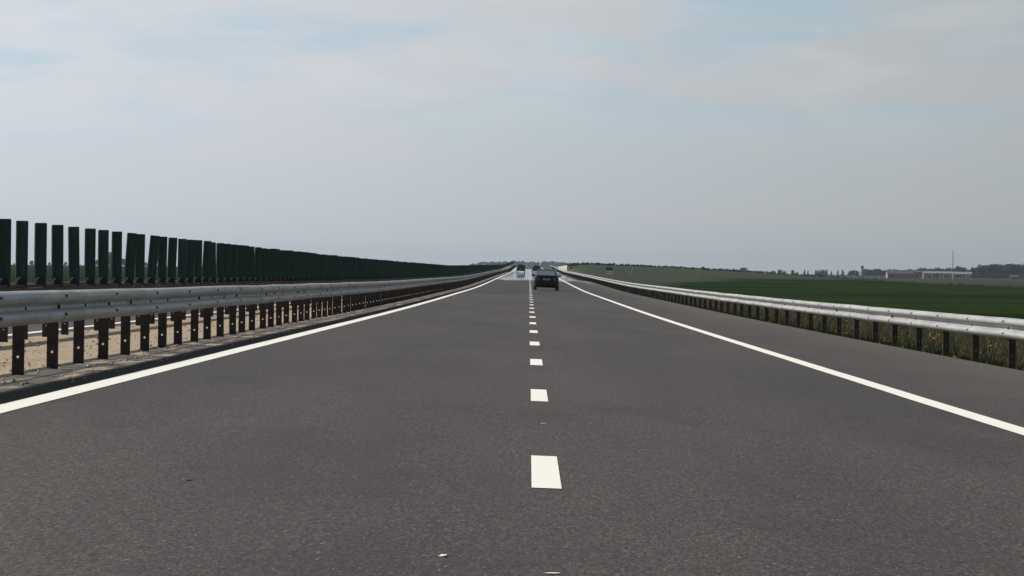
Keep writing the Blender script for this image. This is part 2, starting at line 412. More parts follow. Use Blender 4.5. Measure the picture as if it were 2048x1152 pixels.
b = MB()
for k in range(0, 120):
    d0 = 17.02 - .0 + 12.0*k
    n = 4 if d0 < 200 else 2
    x0, x1 = XD-.076+random.uniform(-.004,.004), XD+.076+random.uniform(-.004,.004)
    for i in range(n):
        y0, y1 = d0 + 3.08*i/n, d0 + 3.08*(i+1)/n
        b.add([(x0,y0,zx(x0,y0)+.004),(x1,y0,zx(x1,y0)+.004),(x1,y1,zx(x1,y1)+.004),(x0,y1,zx(x0,y1)+.004)], [(0,1,2,3)])
b.build('lane_line', M['paint'])['kind'] = 'structure'
# joints of the paved edge
b = MB()
rows_j = [q for q in fine_rows if q < 300]
for i in range(len(rows_j)-1):
    y0, y1 = rows_j[i], rows_j[i+1]; j0 = random.uniform(-.012,.012)
    x0, x1 = -4.345+j0*.4, -4.322+j0*.4
    b.add([(x0,y0,zx(x0,y0)+.0065),(x1,y0,zx(x1,y0)+.0065),(x1,y1,zx(x1,y1)+.0065),(x0,y1,zx(x0,y1)+.0065)], [(0,1,2,3)])
y0 = 6.3
while y0 < 220:
    for (xa, xb) in ((-4.70,-4.35),(-4.318,X_PAV-.01)):
        yy = y0 + random.uniform(-.06,.06); w = random.uniform(.018,.034); sk = random.uniform(-.05,.05)
        b.add([(xa,yy,zx(xa,yy)+.0065),(xb,yy+sk,zx(xb,yy)+.0065),(xb,yy+w+sk,zx(xb,yy)+.0065),(xa,yy+w,zx(xa,yy)+.0065)], [(0,1,2,3)])
    y0 += 2.0
b.build('paving_joints', M['joint'])['kind'] = 'structure'

# ------------------------------------------------------------------ guardrails
PROF = [(.000,.155),(.022,.152),(.050,.138),(.072,.118),(.083,.096),(.083,.078),(.072,.058),(.048,.040),(.018,.024),(.004,.012),
        (.004,-.012),(.018,-.024),(.048,-.040),(.072,-.058),(.083,-.078),(.083,-.096),(.072,-.118),(.050,-.138),(.022,-.152),(.000,-.155)]
def guardrail(name, label, Xp, side, d_first, step, d_end, zc, joint_step, bolts_valley, seed, top_extra=0.0, base=None, plate_hole=True):
    """Xp: middle of the posts; side: +1 when the beam faces +X"""
    rnd = random.Random(seed)
    base = base or (lambda d: zx(Xp, d))
    root = tag(empty(name, (Xp, d_first, base(d_first))), label, 'guardrail')
    L = root.location
    # beam: lapped lengths, each a little out of line with the next
    b = MB(); laps = []; d = d_first - 6*joint_step
    dx0, dz0 = 0, 0
    while d < d_end:
        ln = joint_step if d < 420 else joint_step*4
        dx1, dz1 = rnd.uniform(-.008,.008), rnd.uniform(-.006,.006)
        rings = []
        for u in (0.0, .5, 1.0):
            y = d + ln*u + (.14 if u == 1.0 else 0)
            ox = dx0*(1-u)+dx1*u + side*(.004 if u == 0 else 0); oz = dz0*(1-u)+dz1*u + rnd.uniform(-.002,.002)
            f = [(Xp + side*(.052 + t) + ox - L.x, y - L.y, base(y)+zc+zz+oz - L.z) for t, zz in PROF]
            k = [(Xp + side*(.052 + t - .004) + ox - L.x, y - L.y, base(y)+zc+zz+oz - L.z) for t, zz in reversed(PROF)]
            r = f + k
            rings.append(r if side > 0 else r[::-1])
        b.loft(rings)
        if d_first - 8 < d and len(laps) < 24: laps.append((dx0, d - L.y, base(d) + zc + dz0 - L.z))
        dx0, dz0 = dx1, dz1
        d += ln
    bm = b.build('beam', M['beam'], root); smooth_angle(bm, 50)
    bp = MB(); X = side*.1365                          # a bolt head of the lap joints: pairs on both ridges
    bp.lathe([(.015,-.004),(.015,.004),(.010,.008),(.0,.0085)] if side > 0 else [(.0,-.0085),(.010,-.008),(.015,-.004),(.015,.004)], (0,0,0), 8, 'X')
    bolt0 = None
    for (ox, oy, oz) in laps:
        for zz in (.100, -.076):
            for dy in (.03, .11):
                if bolt0 is None: o = bolt0 = bp.build('bolt', M['bolt'], bm)
                else: o = bolt0.copy(); COL.objects.link(o); o.parent = bm
                o.location = (X + ox, oy + dy, oz + zz)
    # one post: folded channel with a punched hole
    def post_mb():
        p = MB(); hw, hz, hs, top, bot = .048, .165, .011, zc + .13, -.25
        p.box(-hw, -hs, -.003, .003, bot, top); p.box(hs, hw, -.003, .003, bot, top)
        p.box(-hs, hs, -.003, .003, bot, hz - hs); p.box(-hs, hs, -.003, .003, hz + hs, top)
        p.box(-hw-.004, -hw, -.003, .055, bot, top); p.box(hw, hw+.004, -.003, .055, bot, top)
        return p
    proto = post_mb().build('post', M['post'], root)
    pb = MB(); pb.lathe([(.022,0),(.024,.010),(.013,.018),(.0,.019)], (0,0,0), 10, 'X')
    if side < 0: pb.v = [(-x,y,z) for x,y,z in pb.v]; pb.f = [tuple(reversed(f)) for f in pb.f]
    pbolt = pb.build('bolt', M['bolt'], proto, loc=(side*.054, .0, zc))
    rest = MB(); k = 0; d = d_first
    while d < d_end:
        if k < 100:
            if k == 0: o = proto
            else:
                o = proto.copy(); COL.objects.link(o); o.parent = root
                if bolts_valley:
                    c = pbolt.copy(); COL.objects.link(c); c.parent = o
            o.location = (rnd.uniform(-.012,.012), d - L.y + rnd.uniform(-.05,.05), base(d) - L.z)
            o.rotation_euler = (rnd.uniform(-.012,.012), rnd.uniform(-.008,.008), rnd.uniform(-.03,.03))
        else:
            z = base(d) - L.z; y = d - L.y
            rest.box(-.05,.05, y-.003, y+.003, z-.2, z+zc+.13); rest.box(-.053,-.0502, y-.003, y+.05, z-.2, z+zc+.13)
        k += 1; d += step
    if rest.v:
        tag(rest.build('far_posts', M['post'], root), kind='stuff')
    return root
guardrail('guardrail', 'grey guardrail on close-set dark posts at the median edge, left of the white line',
          X_RAIL, 1, 28.75, 2.0, 1180, .600, 4.0, True, 3)
guardrail('guardrail', 'second guardrail behind the left one, across the sandy median, seen from its dark back',
          X_FAR, -1, 37.2, 1.97, 1180, .640, 4.0, False, 5)
guardrail('guardrail', 'bright pale guardrail beside the grass verge, right of the emergency lane',
          X_RRAIL, -1, 42.4, 4.0, 1150, .575, 4.0, True, 9, base=lambda d: zx(X_EDGE, d) - .006)

# ------------------------------------------------------------------ anti-glare fence on the median
fz = lambda d: zr(d) - FALL*X_PAV + .0
root = tag(empty('anti_glare_fence', (X_SLAT, 33, fz(33)-.05)), 'long fence of dark green upright slats standing on the median between the guardrails', 'fence')
L = root.location
rows_f = [20 + 4*i for i in range(120)] + [500 + 16*i for i in range(43)]
b = MB()
for y0, y1 in zip(rows_f[:-1], rows_f[1:]):
    zj = random.uniform(-.006,.006)
    for (xa, xb, za, zb) in ((-.045,.045,.775,.805),):
        b.loft([[(xa,y-L.y,fz(y)+za+zj-L.z),(xb,y-L.y,fz(y)+za+zj-L.z),(xb,y-L.y,fz(y)+zb+zj-L.z),(xa,y-L.y,fz(y)+zb+zj-L.z)] for y in (y0, y1+.03)][::-1])
b.build('mounting_rail', M['dark_beam'], root)
b = MB()
for y0, y1 in zip(rows_f[:-1], rows_f[1:]):
    zj = random.uniform(-.007,.007)
    b.loft([[(xa,y-L.y,fz(y)+za+zj-L.z) for xa, za in ((.075,.735),(.115,.735),(.115,.768),(.075,.768))] for y in (y0, y1+.03)][::-1])
b.build('lower_rail', M['dark_beam'], root)
arm = MB().box(X_FAR+.06-X_SLAT, X_RAIL-.06-X_SLAT, -.02, .02, .700, .733).build('cross_arm', M['dark_beam'], root)
k = 0
for d in [21 + 4*i for i in range(80)]:
    o = arm if k == 0 else arm.copy()
    if k: COL.objects.link(o); o.parent = root
    o.location = (0, d-L.y, fz(d)-L.z); k += 1
def slat_mb(z0=.78, z1=1.492):
    p = MB(); fr = [(-.069,.0),(-.056,.014),(-.040,.016),(-.026,.004),(0,.0),(.026,.004),(.040,.016),(.056,.014),(.069,.0)]
    rings = []
    for z, s in ((z0,.97),(z0+.25,1.0),(z1-.014,1.0),(z1-.004,.97),(z1,.91)):
        f = [(x*s, -y, z) for x, y in fr]; bk = [(x*s, -y+.008, z) for x, y in reversed(fr)]
        rings.append(f + bk)
    p.loft(rings); return p
slat0 = slat_mb().build('slat', M['slat'], root); smooth_angle(slat0, 35)
kb = MB(); kb.lathe([(.056,0),(.055,.03),(.050,.058),(.038,.082),(.020,.096),(.0,.10)], (0,0,0), 14)
knob0 = kb.build('bracket', M['rubber'], slat0, smooth=True, loc=(0,-.024,.79))
knob0.scale = (1,.7,1)
SD = [34.0,35.4,36.6,38.0,39.4,40.85,42.3,43.6,45.03,46.4,47.7,49.1,50.6,51.9,53.4,54.7]
LEAN = [0,0,.004,0,-.006,-.022,.004,.0,.004,.062,.012,.082,.018,.036,.0,.026]
while len(SD) < 830: SD.append(SD[-1] + random.uniform(1.33,1.41))
rest = MB()
sfr = [(-.069,-.0),(0,-.016),(.069,-.0),(.0,.012)]
for i, d in enumerate(SD):
    ln = LEAN[i] if i < len(LEAN) else random.gauss(0, .02)
    if i < 100:
        o = slat0 if i == 0 else slat0.copy()
        if i: COL.objects.link(o); o.parent = root; c = knob0.copy(); COL.objects.link(c); c.parent = o
        yawr = random.gauss(0, .10)
        # lean about the foot of the blade
        fz_ = fz(d) - L.z; off = .78
        o.rotation_euler = (random.gauss(0,.012), ln, yawr)
        o.location = (-off*math.sin(ln), d - L.y, fz_ + off*(1-math.cos(ln)) + (random.uniform(-.012,.012) if i > 15 else 0))
    else:
        z = fz(d) - L.z + random.uniform(-.014,.014); y = d - L.y; sx = ln*.7
        rest.loft([[(x + sx*h, y+yy, z + zz) for x, yy in sfr] for h, zz in ((0,.78),(1,1.49))])
        if d > 1180: break
tag(rest.build('far_slats', M['slat'], root), kind='stuff')

# ------------------------------------------------------------------ cars
def ring_body(w, zb, zt, y):
    h = zt - zb
    half = [(0,zb),(.82*w,zb),(.955*w,zb+.09*h),(w*.992,zb+.24*h),(w,zb+.45*h),(.985*w,zb+.72*h),(.945*w,zb+.93*h),(.86*w,zt),(.45*w,zt+.018),(0,zt+.025)]
    full = half + [(-x,z) for x, z in reversed(half[1:-1])]
    return [(x, y, z) for x, z in full]
def ring_cab(w, y0, y1, z, r=.22):
    pts = []
    for cx, cy, a0 in ((w-r*.6, y0+r, -90),(w-r*.6, y1-r, 0),(-w+r*.6, y1-r, 90),(-w+r*.6, y0+r, 180)):
        for k in range(5):
            a = R(a0 + 90*k/4); pts.append((cx + r*.6*math.cos(a), cy + r*math.sin(a), z))
    return pts
def make_car(name, label, cat, X, d, p):
    root = tag(empty(name, (X, d, zx(X, d)+.006)), label, cat)
    root.rotation_euler = (math.atan((zx(X,d+4)-zx(X,d))/4), math.atan(FALL), p.get('yaw', 0))
    W, paint = p['w'], p['paint']
    b = MB()
    b.loft([ring_body(w*W, zb, zt, y) for y, w, zb, zt in p['body']])
    body = b.build('body', paint, root); smooth_angle(body, 45)
    b = MB(); cabs = p['cabin']
    b.loft([ring_cab(w*W, y0, y1, z) for z, w, y0, y1 in cabs])
    cab = b.build('cabin', paint, root); smooth_angle(cab, 40)
    # windows lie 4 mm proud of the cabin
    (z0,w0,a0,b0), (z1,w1,a1,b1) = p['glass']
    def pane(nm, q, off, label=None):
        q = [Vector(v) for v in q]; n = Vector(off)
        MB().add(q + [v - n for v in q], [(0,1,2,3),(7,6,5,4),(0,4,5,1),(1,5,6,2),(2,6,7,3),(3,7,4,0)]).build(nm, M[p.get('glass_mat', 'glass')], root)
    i0, i1 = .84, .80
    pane('rear_window', [(-w0*W*i0,a0-.012,z0),(w0*W*i0,a0-.012,z0),(w1*W*i1,a1-.012,z1),(-w1*W*i1,a1-.012,z1)], (0,-.02,0))
    pane('windscreen', [(w0*W*i0,b0+.012,z0),(-w0*W*i0,b0+.012,z0),(-w1*W*i1,b1+.012,z1),(w1*W*i1,b1+.012,z1)], (0,.02,0))
    for s in (-1, 1):
        e = .008
        for (ya, yb, yc, yd) in p['side']:
            q = [(s*(w0*W+e),ya,z0),(s*(w0*W+e),yb,z0),(s*(w1*W+e),yc,z1),(s*(w1*W+e),yd,z1)]
            if s < 0: q = q[::-1]
            pane('side_window', q, (s*.02,0,0))
    # rear lamps, plate, bumper, mirrors, wheels
    lz0, lz1, lx0, lx1, ly = p['lamp']
    for s in (-1, 1):
        q = MB()
        xs_ = sorted((s*lx0, s*lx1))
        fr = [(xs_[0],ly[0 if s>0 else 1],lz0),(xs_[1],ly[1 if s>0 else 0],lz0),(xs_[1]*(.97 if s>0 else 1),ly[1 if s>0 else 0]+.012,lz1),(xs_[0]*(.97 if s<0 else 1),ly[0 if s>0 else 1]+.012,lz1)]
        q.add([Vector(v) for v in fr] + [Vector(v)+Vector((0,.10,0)) for v in fr], [(0,1,2,3),(7,6,5,4),(0,4,5,1),(1,5,6,2),(2,6,7,3),(3,7,4,0)])
        q.build('tail_light', M[p.get('lamp_mat', 'red_lamp')], root)
    pz = p['plate']; py = p['rear_y'](pz) - .016
    MB().box(-.26,.26, py, py+.02, pz-.055, pz+.055).build('number_plate', M['plate'], root)
    b = MB(); bw = .97*W
    b.loft([[(x, y + yy, z) for (yy, z) in ((-.05,.30),(-.085,.36),(-.085,.50),(-.045,.56),(.10,.56),(.10,.30))] for x, y in ((-bw,.16),(-bw*.92,.03),(-bw*.5,-.012),(0,-.022),(bw*.5,-.012),(bw*.92,.03),(bw,.16))])
    smooth_angle(b.build('bumper', M['plastic'] if p.get('plastic_bumper') else paint, root), 40)
    MB().tube((-.38,.0,.235),(-.38,.3,.235),.026,n=10).build('exhaust', M['chrome'], root)
    for s in (-1, 1):
        mb = MB(); mb.loft([[(s*(W*.93+x), p['mirror_y']+y, p['mirror_z']+z) for y, z in ((-.03,-.03*k),(.05,-.055*k),(.09,.0),(.05,.06*k),(-.03,.06*k))] for x, k in ((-.02,.5),(.06,.8),(.11,1.0),(.19,1.0),(.215,.6))])
        if s < 0: mb.f = [tuple(reversed(f)) for f in mb.f]
        mb.build('mirror', M['plastic'], root)
    for yy in p['axles']:
        for s in (-1, 1):
            r = p['wheel_r']; xo = s*(W-.105)
            t = MB(); t.lathe([(r*.62,-.10),(r*.90,-.105),(r*.985,-.085),(r,-.05),(r,.05),(r*.985,.085),(r*.90,.105),(r*.62,.10)], (0,0,0), 28, 'X')
            wh = t.build('wheel', M['tyre'], root, loc=(xo, yy, r)); smooth_angle(wh, 35)
            t = MB(); t.lathe([(r*.62,-.06),(r*.62,.07),(r*.55,.085),(r*.2,.075),(.0,.08)] if s>0 else [(.0,-.08),(r*.2,-.075),(r*.55,-.085),(r*.62,-.07),(r*.62,.06)], (0,0,0), 20, 'X')
            t.build('rim', M['rim'], wh)
    return root
sed = dict(w=.86, paint=M['navy'],
    body=[(-.0,.80,.36,.90),(.05,.90,.27,.985),(.22,.965,.20,1.0),(.7,.995,.17,.985),(1.4,1.0,.17,.965),(2.8,1.0,.17,.945),(3.5,.985,.18,.88),(4.05,.93,.20,.79),(4.32,.82,.27,.68)],
    cabin=[(.93,.885,.30,3.30),(1.02,.86,.42,3.08),(1.22,.750,.77,2.60),(1.34,.70,.94,2.36),(1.40,.62,1.16,2.16),(1.425,.50,1.34,1.98)],
    glass=((1.025,.86,.44,3.06),(1.33,.705,.93,2.38)),
    side=((.85,1.85,1.84,1.12),(1.92,2.86,2.28,1.91)),
    lamp=(.66,.88,.47,.68,(-.016,-.010)), plate=.735, rear_y=lambda z: -.005, mirror_y=2.65, mirror_z=.96, axles=(.78,3.42), wheel_r=.305)
make_car('sedan_car', 'dark navy sedan ahead in the right lane, nearest of the cars', 'car', 1.17, 233.0, sed)
suv = dict(w=.90, paint=M['black_paint'], lamp_mat='dull_lamp', glass_mat='dark_glass', plastic_bumper=True,
    body=[(-.0,.86,.42,1.02),(.05,.94,.34,1.06),(.25,.985,.28,1.06),(.9,1.0,.26,1.05),(2.8,1.0,.26,1.02),(3.6,.98,.27,.98),(4.15,.92,.32,.88),(4.35,.82,.40,.75)],
    cabin=[(1.0,.93,.06,3.35),(1.12,.915,.09,3.15),(1.38,.832,.24,2.70),(1.52,.80,.28,2.55),(1.60,.72,.40,2.40),(1.63,.6,.6,2.2)],
    glass=((1.08,.92,.10,3.18),(1.50,.81,.27,2.56)),
    side=((.35,1.3,1.28,.50),(1.36,2.3,2.2,1.34)),
    lamp=(.72,1.0,.56,.76,(-.014,-.008)), plate=.72, rear_y=lambda z: -.004, mirror_y=2.7, mirror_z=1.1, axles=(.8,3.45), wheel_r=.35)
make_car('family_van', 'black boxy car far ahead in the left lane, left of the broken line', 'car', -1.72, 700.0, suv)
hat = dict(w=.87, paint=M['blue_grey_paint'], lamp_mat='dull_lamp', glass_mat='dark_glass', plastic_bumper=True,
    body=[(-.0,.84,.38,.94),(.05,.93,.30,1.0),(.25,.98,.24,1.0),(.9,1.0,.22,.99),(2.6,1.0,.22,.96),(3.3,.98,.23,.90),(3.8,.92,.26,.80),(4.0,.82,.34,.68)],
    cabin=[(.95,.90,.10,3.1),(1.05,.88,.14,2.9),(1.28,.775,.37,2.46),(1.42,.73,.46,2.3),(1.49,.66,.62,2.15),(1.52,.55,.8,2.0)],
    glass=((1.03,.885,.15,2.92),(1.40,.74,.45,2.32)),
    side=((.4,1.2,1.18,.62),(1.26,2.15,2.0,1.24)),
    lamp=(.70,.93,.52,.72,(-.014,-.008)), plate=.60, rear_y=lambda z: -.004, mirror_y=2.4, mirror_z=1.02, axles=(.72,3.2), wheel_r=.31)
make_car('hatchback_car', 'dark blue car far ahead in the right lane, half hidden by the nearest sedan', 'car', 1.47, 735.0, hat)

# ------------------------------------------------------------------ roadside things
D = 350.0
c = at(1218.5, 541.5, D); zg = gz(c.x, D)
root = tag(empty('kilometre_sign', (c.x, D, zg)), 'small green board above a white one on a post behind the right guardrail', 'sign')
H = lambda y: at(1218.5, y, D).z - zg
for s in (-1, 1): MB().tube((s*.2,.03,-.3),(s*.2,.03,H(535)-.02),.022,n=8).build('post', M['grey_post'], root)
b = MB(); b.box(-.32,.32,-.012,.008,H(541.3),H(534.6))
gb = b.build('green_board', M['sign_green'], root)
for s in (-1, 1): MB().box(s*.27-.05,s*.27+.05,-.015,-.0122,H(541.1),H(535.6)).build('marking', M['sign_dark'], gb)
wb = MB().box(-.32,.32,-.012,.008,H(548.6),H(541.6)).build('white_board', M['sign_white'], root)
zmid = H(545.2)
b = MB()
for cx in (-.155,.165):
    b.loft([[(cx+.085*math.cos(a), yy, zmid+.075*math.sin(a)*(1.1 if math.sin(a)>0 else .8)) for a in [2*math.pi*k/12 for k in range(12)]] for yy in (-.015,-.0122)])
b.build('marking', M['grey_post'], wb)

def pole(x0, y0, x1, y1, d, label):
    a = at(x0, y0, d); q = at(x1, y1, d); g0 = gz(a.x, d)
    root = tag(empty('marker_pole', (a.x, d, g0)), label, 'pole')
    top = Vector((q.x - a.x, 0, q.z - g0))
    n = 4
    b = MB(); b.tube((0,0,-.2), top*.93, .024, .020, 10); b.build('shaft', M['white_pole'], root)
    b = MB(); b.tube(top*.93, top, .034, .03, 10); b.build('cap', M['white_pole'], root)
pole(1258.5, 551, 1265, 534, 600, 'leaning white marker pole in the field right of the green and white sign')
pole(1393.5, 551, 1398.5, 538, 600, 'leaning white marker pole further right, alone at the field edge')
# dark post and pale wall by the crest
a = at(1106.5, 536, 930); g0 = zx(6.4, 930)
root = tag(empty('roadside_post', (6.45, 930, g0)), 'short dark post at the road edge by the far crest, left of the pale wall', 'post')
MB().box(-.16,.16,-.05,.05,0,.72).build('shaft', M['plastic'], root)
MB().loft([[(-.18,-.07,.72),(.18,-.07,.72),(.18,.07,.72),(-.18,.07,.72)],[(-.10,-.03,.80),(.10,-.03,.80),(.10,.03,.80),(-.10,.03,.80)]]).build('cap', M['plastic'], root)
b = MB(); n = 14; rg = []
for i in range(n+1):
    u = i/n; d = 690 + 250*u; X = 7.75 + .25*u
    zt = at(1133.5, 530.0, 690).z*(1-u) + (zx(7.05, 940)+.75)*u
    zb = zx(7.05, d) - .5
    rg.append([(X-.15,d,zb),(X+.15,d,zb),(X+.12,d,zt),(X-.12,d,zt)])
b.loft(rg)
w = b.build('concrete_wall', M['cream']); tag(w, 'low pale cream wall beside the right guardrail near the far crest', 'wall')

# ------------------------------------------------------------------ trees
def crown_mb(seed, lobes, leaves, size):
    rnd = random.Random(seed); b = MB()
    tot = sum(l[3]*l[4] for l in lobes)
    for cx, cy, cz, rx, rz in lobes:
        k = int(leaves*rx*rz/tot)
        for _ in range(k):
            while True:
                v = Vector((rnd.uniform(-1,1),rnd.uniform(-1,1),rnd.uniform(-1,1)))
                if .25 < v.length < 1: break
            v = v*(v.length**-.35)
            p = Vector((cx + v.x*rx, cy + v.y*rx, cz + v.z*rz))
            nrm = (Vector((rnd.uniform(-1,1),rnd.uniform(-1,1),rnd.uniform(-.3,1))) + v).normalized()
            a = nrm.orthogonal().normalized(); c = nrm.cross(a); s = size*rnd.uniform(.6,1.4)
            b.add([p - a*s - c*s*.6, p + a*s - c*s*.6, p + a*s*.5 + c*s, p - a*s*.6 + c*s*.8], [(0,1,2,3)])
    return b
def trunk_mb(h, r, rnd):
    b = MB(); b.tube((0,0,-.05),(rnd.uniform(-.01,.01),0,h),r,r*.6,7)
    for k in range(4):
        a = rnd.uniform(0,6.28); b.tube((0,0,h*.75),(math.cos(a)*.14,math.sin(a)*.14,h*1.45),r*.45,r*.15,5)
    return b
PROTO = {}
def proto(key, seed, broad, m):
    rnd = random.Random(seed)
    if broad:
        lobes = [(0,0,.55,.27,.33)]
        for k in range(7):
            a = rnd.uniform(0,6.28); r = rnd.uniform(.14,.27)
            lobes.append((math.cos(a)*r, math.sin(a)*r, rnd.uniform(.36,.78), rnd.uniform(.14,.23), rnd.uniform(.13,.22)))
        cr = crown_mb(seed, lobes, 620, .036); tr = trunk_mb(.34,.022,rnd)
    else:
        lobes = [(rnd.uniform(-.03,.03), rnd.uniform(-.03,.03), .14+.115*k, .115*(1-abs(k-3.2)/7.5)*rnd.uniform(.8,1.2), .12) for k in range(8)]
        cr = crown_mb(seed, lobes, 420, .026); tr = trunk_mb(.2,.014,rnd)
    me = cr.build('crown', m); tm = tr.build('trunk', M['bark'])
    PROTO[key] = (me.data, tm.data)
    bpy.data.objects.remove(me); bpy.data.objects.remove(tm)
for i in range(4): proto(('broad', i), 40+i, True, M['leaf'] if i % 2 else M['leaf2'])
for i in range(3): proto(('poplar', i), 60+i, False, M['leaf'])
RT = random.Random(21)
def tree(kind, x, ytop, d, label, group=None, wide=1.0, ybase=None):
    p = at(x, ytop, d); g0 = gz(p.x, d)
    if ybase is not None: g0 = min(at(x, ybase, d).z, g0 + 4) if False else g0
    h = max(1.5, p.z - g0)*(1.12 if kind == 'broad' else 1.0)
    o = tag(empty('poplar_tree' if kind == 'poplar' else 'leafy_tree', (p.x, d, g0), RT.uniform(0,6.28)), label, 'tree', group)
    o.scale = (h*wide, h*wide, h)
    cm, tm = PROTO[(kind, RT.randrange(4 if kind == 'broad' else 3))]
    for nm, me in (('crown', cm), ('trunk', tm)):
        q = bpy.data.objects.new(nm, me); COL.objects.link(q); q.parent = o
    return o
# isolated trees on the horizon, left to right
tree('broad', 1487, 534, 2700, 'tallest hazy tree on the horizon far left of the gaps between the poplars', wide=1.0)
tree('broad', 1546, 541, 2700, 'low hazy tree leftmost of the loose group before the poplar pairs')
tree('broad', 1559, 538.5, 2700, 'rounded hazy tree in the middle of the loose group before the poplar pairs', wide=.8)
tree('broad', 1568, 541, 2700, 'small hazy tree at the right of the loose group before the poplar pairs', wide=.7)
tree('broad', 1585.5, 539, 2700, 'stout hazy tree standing alone between the loose group and the first poplar pair', wide=.75)
tree('broad', 1593, 543.5, 2700, 'low hazy tree touching the right side of the stout lone tree', wide=.8)
tree('poplar', 1608.5, 540, 2700, 'left poplar of the first pair on the horizon', wide=1.7)
tree('poplar', 1615.5, 541, 2700, 'right poplar of the first pair on the horizon', wide=1.5)
for k in range(6):
    tree('poplar', 1631 + 4.3*k, 540 + RT.uniform(-.6,1.2), 2700, 'tall slim poplar in the dense square block of poplars', 'poplars in the dense block', wide=2.1)
tree('poplar', 1662, 542.5, 2700, 'single slim poplar right of the dense block of poplars', wide=1.6)
tree('poplar', 1675, 541, 2700, 'left poplar of the close pair before the dark clump', wide=1.6)
tree('poplar', 1685, 540, 2700, 'right poplar of the close pair before the dark clump', wide=1.9)
for k in range(4):
    tree('broad', 1699 + 5*k, 539.5 + abs(k-1.5)*1.3 - (1 if k == 2 else 0), 2650, 'leafy tree in the dark clump left of the water tower', 'trees in the clump by the water tower', wide=.75)
for k in range(11):
    tree('broad', 1726 + 5.2*k, RT.choice((537,538.5,540,541)), 2750 + RT.uniform(-60,60), 'hazy tree in the wood between the water tower and the red farmhouse', 'trees between tower and farmhouse', wide=1.1)
for k in range(9):
    tree('broad', 1782 + 7*k, RT.uniform(537,541), 2550 + RT.uniform(-40,60), 'tree showing over the roof of the red farmhouse', 'trees behind the farmhouse', wide=1.0)
for k in range(12):
    tree('broad', 1842 + 5.4*k, RT.uniform(534,538.5), 2580 + RT.uniform(-60,60), 'tree showing over the long white farm building', 'trees behind the white building', wide=1.0)
tree('broad', 1912, 533, 2500, 'round dark tree just right of the radio mast', wide=.95)
tree('broad', 1922, 531.5, 2520, 'tallest of the trees beside the radio mast, round topped', wide=.95)
tree('broad', 1929, 534, 2500, 'rightmost round tree of those beside the radio mast', wide=.8)
for k in range(34):
    x = 1941 + 4.4*k
    yt = 534 - 6.5*sm(1938, 1990, x) + RT.uniform(-1.6,2.2) + (2.0 if 1990 < x < 2008 else 0)
    tree('broad', x, yt, 2450 + RT.uniform(-120,160), 'tree of the dense hazy wood behind the farm at the right', 'trees of the dense wood at the right', wide=1.0)
for k in range(22):
    tree('broad', 1944 + 5.2*k, RT.uniform(546.5, 550.5), 2330 + RT.uniform(-40,40), 'low bush at the foot of the dense wood', 'bushes at the foot of the wood', wide=1.5)
tree('broad', 1990, 544, 2200, 'low dark tree standing before the dense wood, right of the white building', wide=1.1)
tree('broad', 1980, 546.5, 2210, 'bushy dark tree beside the low dark one before the dense wood', wide=1.2)
tree('broad', 2033, 546, 2200, 'low tree before the dense wood near the small red shed', wide=1.2)
tree('broad', 1873, 544.5, 2190, 'dark leafy tree standing in front of the white building', wide=.9)
tree('broad', 1892, 550, 2190, 'low dark bush in front of the white building', wide=1.1)
tree('broad', 1858, 551.5, 2185, 'small bush at the left end of the white building', wide=1.3)
tree('broad', 1916, 549.5, 2185, 'bush in front of the second pale building, nearest the radio mast', wide=1.2)
tree('broad', 1812, 551, 2185, 'green bush halfway along the front of the red farmhouse', wide=1.3)
tree('broad', 1834, 548, 2190, 'tree in front of the pale brick annexe', wide=.9)
tree('broad', 1783, 551, 2190, 'low green bush at the foot of the red farmhouse', wide=1.2)
# left horizon, seen between the slats
LX = [(-60,524),(-40,523),(-20,525),(-5,523),(8,524),(18,523),(27,525.5),(38,526),(50,524),(62,520.5),(70,525),(84,527),(98,524),(108,525),(122,524),(130,522.5),(140,525.5),(160,529),(166,529.5),(178,527),(188,523),(195,519),(206,522),(214,516),(219,504.5),(224,509),(233,520),(243,516),(249,519),(258,524),(268,524),(280,523),(292,524)]
for x, yt in LX:
    if x == 219: tree('poplar', x, yt, 2600, 'tallest tree on the left horizon, seen between two slats', wide=1.6)
    else: tree('broad', x, yt, 2600 + RT.uniform(-60,60), 'hazy tree on the left horizon beyond the green field, behind the slats', 'trees on the left horizon', wide=1.0 if RT.random() < .6 else .8)
# far wood along the horizon: one mass
b = MB()
for k in range(2600):
    x = RT.uniform(880, 1545)
    d = RT.uniform(5500, 5950)
    low = sm(1120, 1180, x)
    top = 525.0 + (x - 1058)*.0113 + low*(2.8 + 7.0*sm(1150, 1440, x)) + 4.5*sm(1430, 1540, x) + (1-.5*low)*(.7*math.sin(x*.09) + .6*math.sin(x*.31+1)) + 11*sm(1000, 890, x)
    p = at(x, top + RT.random()**1.6*12, d)
    p.z = max(p.z, gz(p.x, d))
    s = RT.uniform(.9,2.2); n = Vector((RT.uniform(-.6,.6), -1, RT.uniform(-.2,.8))).normalized(); a = n.orthogonal().normalized(); q = n.cross(a)
    b.add([p-a*s-q*s, p+a*s-q*s*.8, p+a*s*.7+q*s, p-a*s*.8+q*s*.9], [(0,1,2,3)])
tag(b.build('far_wood', M['leaf']), kind='stuff')
# scrub along the hill to the right of the crest
b = MB()
for k in range(2600):
    X = RT.uniform(9.6, 128); d = RT.uniform(900, 1300)
    z0 = gz(X, d); hgt = RT.uniform(.15,.55)*(1.6 if RT.random() < .12 else 1); s = RT.uniform(.25,.7)
    a = RT.uniform(0, 3.14); v = Vector((math.cos(a)*s, math.sin(a)*s, 0))
    p = Vector((X, d, z0))
    b.add([p - v, p + v, p + v*.6 + Vector((0,0,hgt)), p - v*.5 + Vector((0,0,hgt*.8))], [(0,1,2,3)])
tag(b.build('hill_scrub', M['leaf2']), kind='stuff')

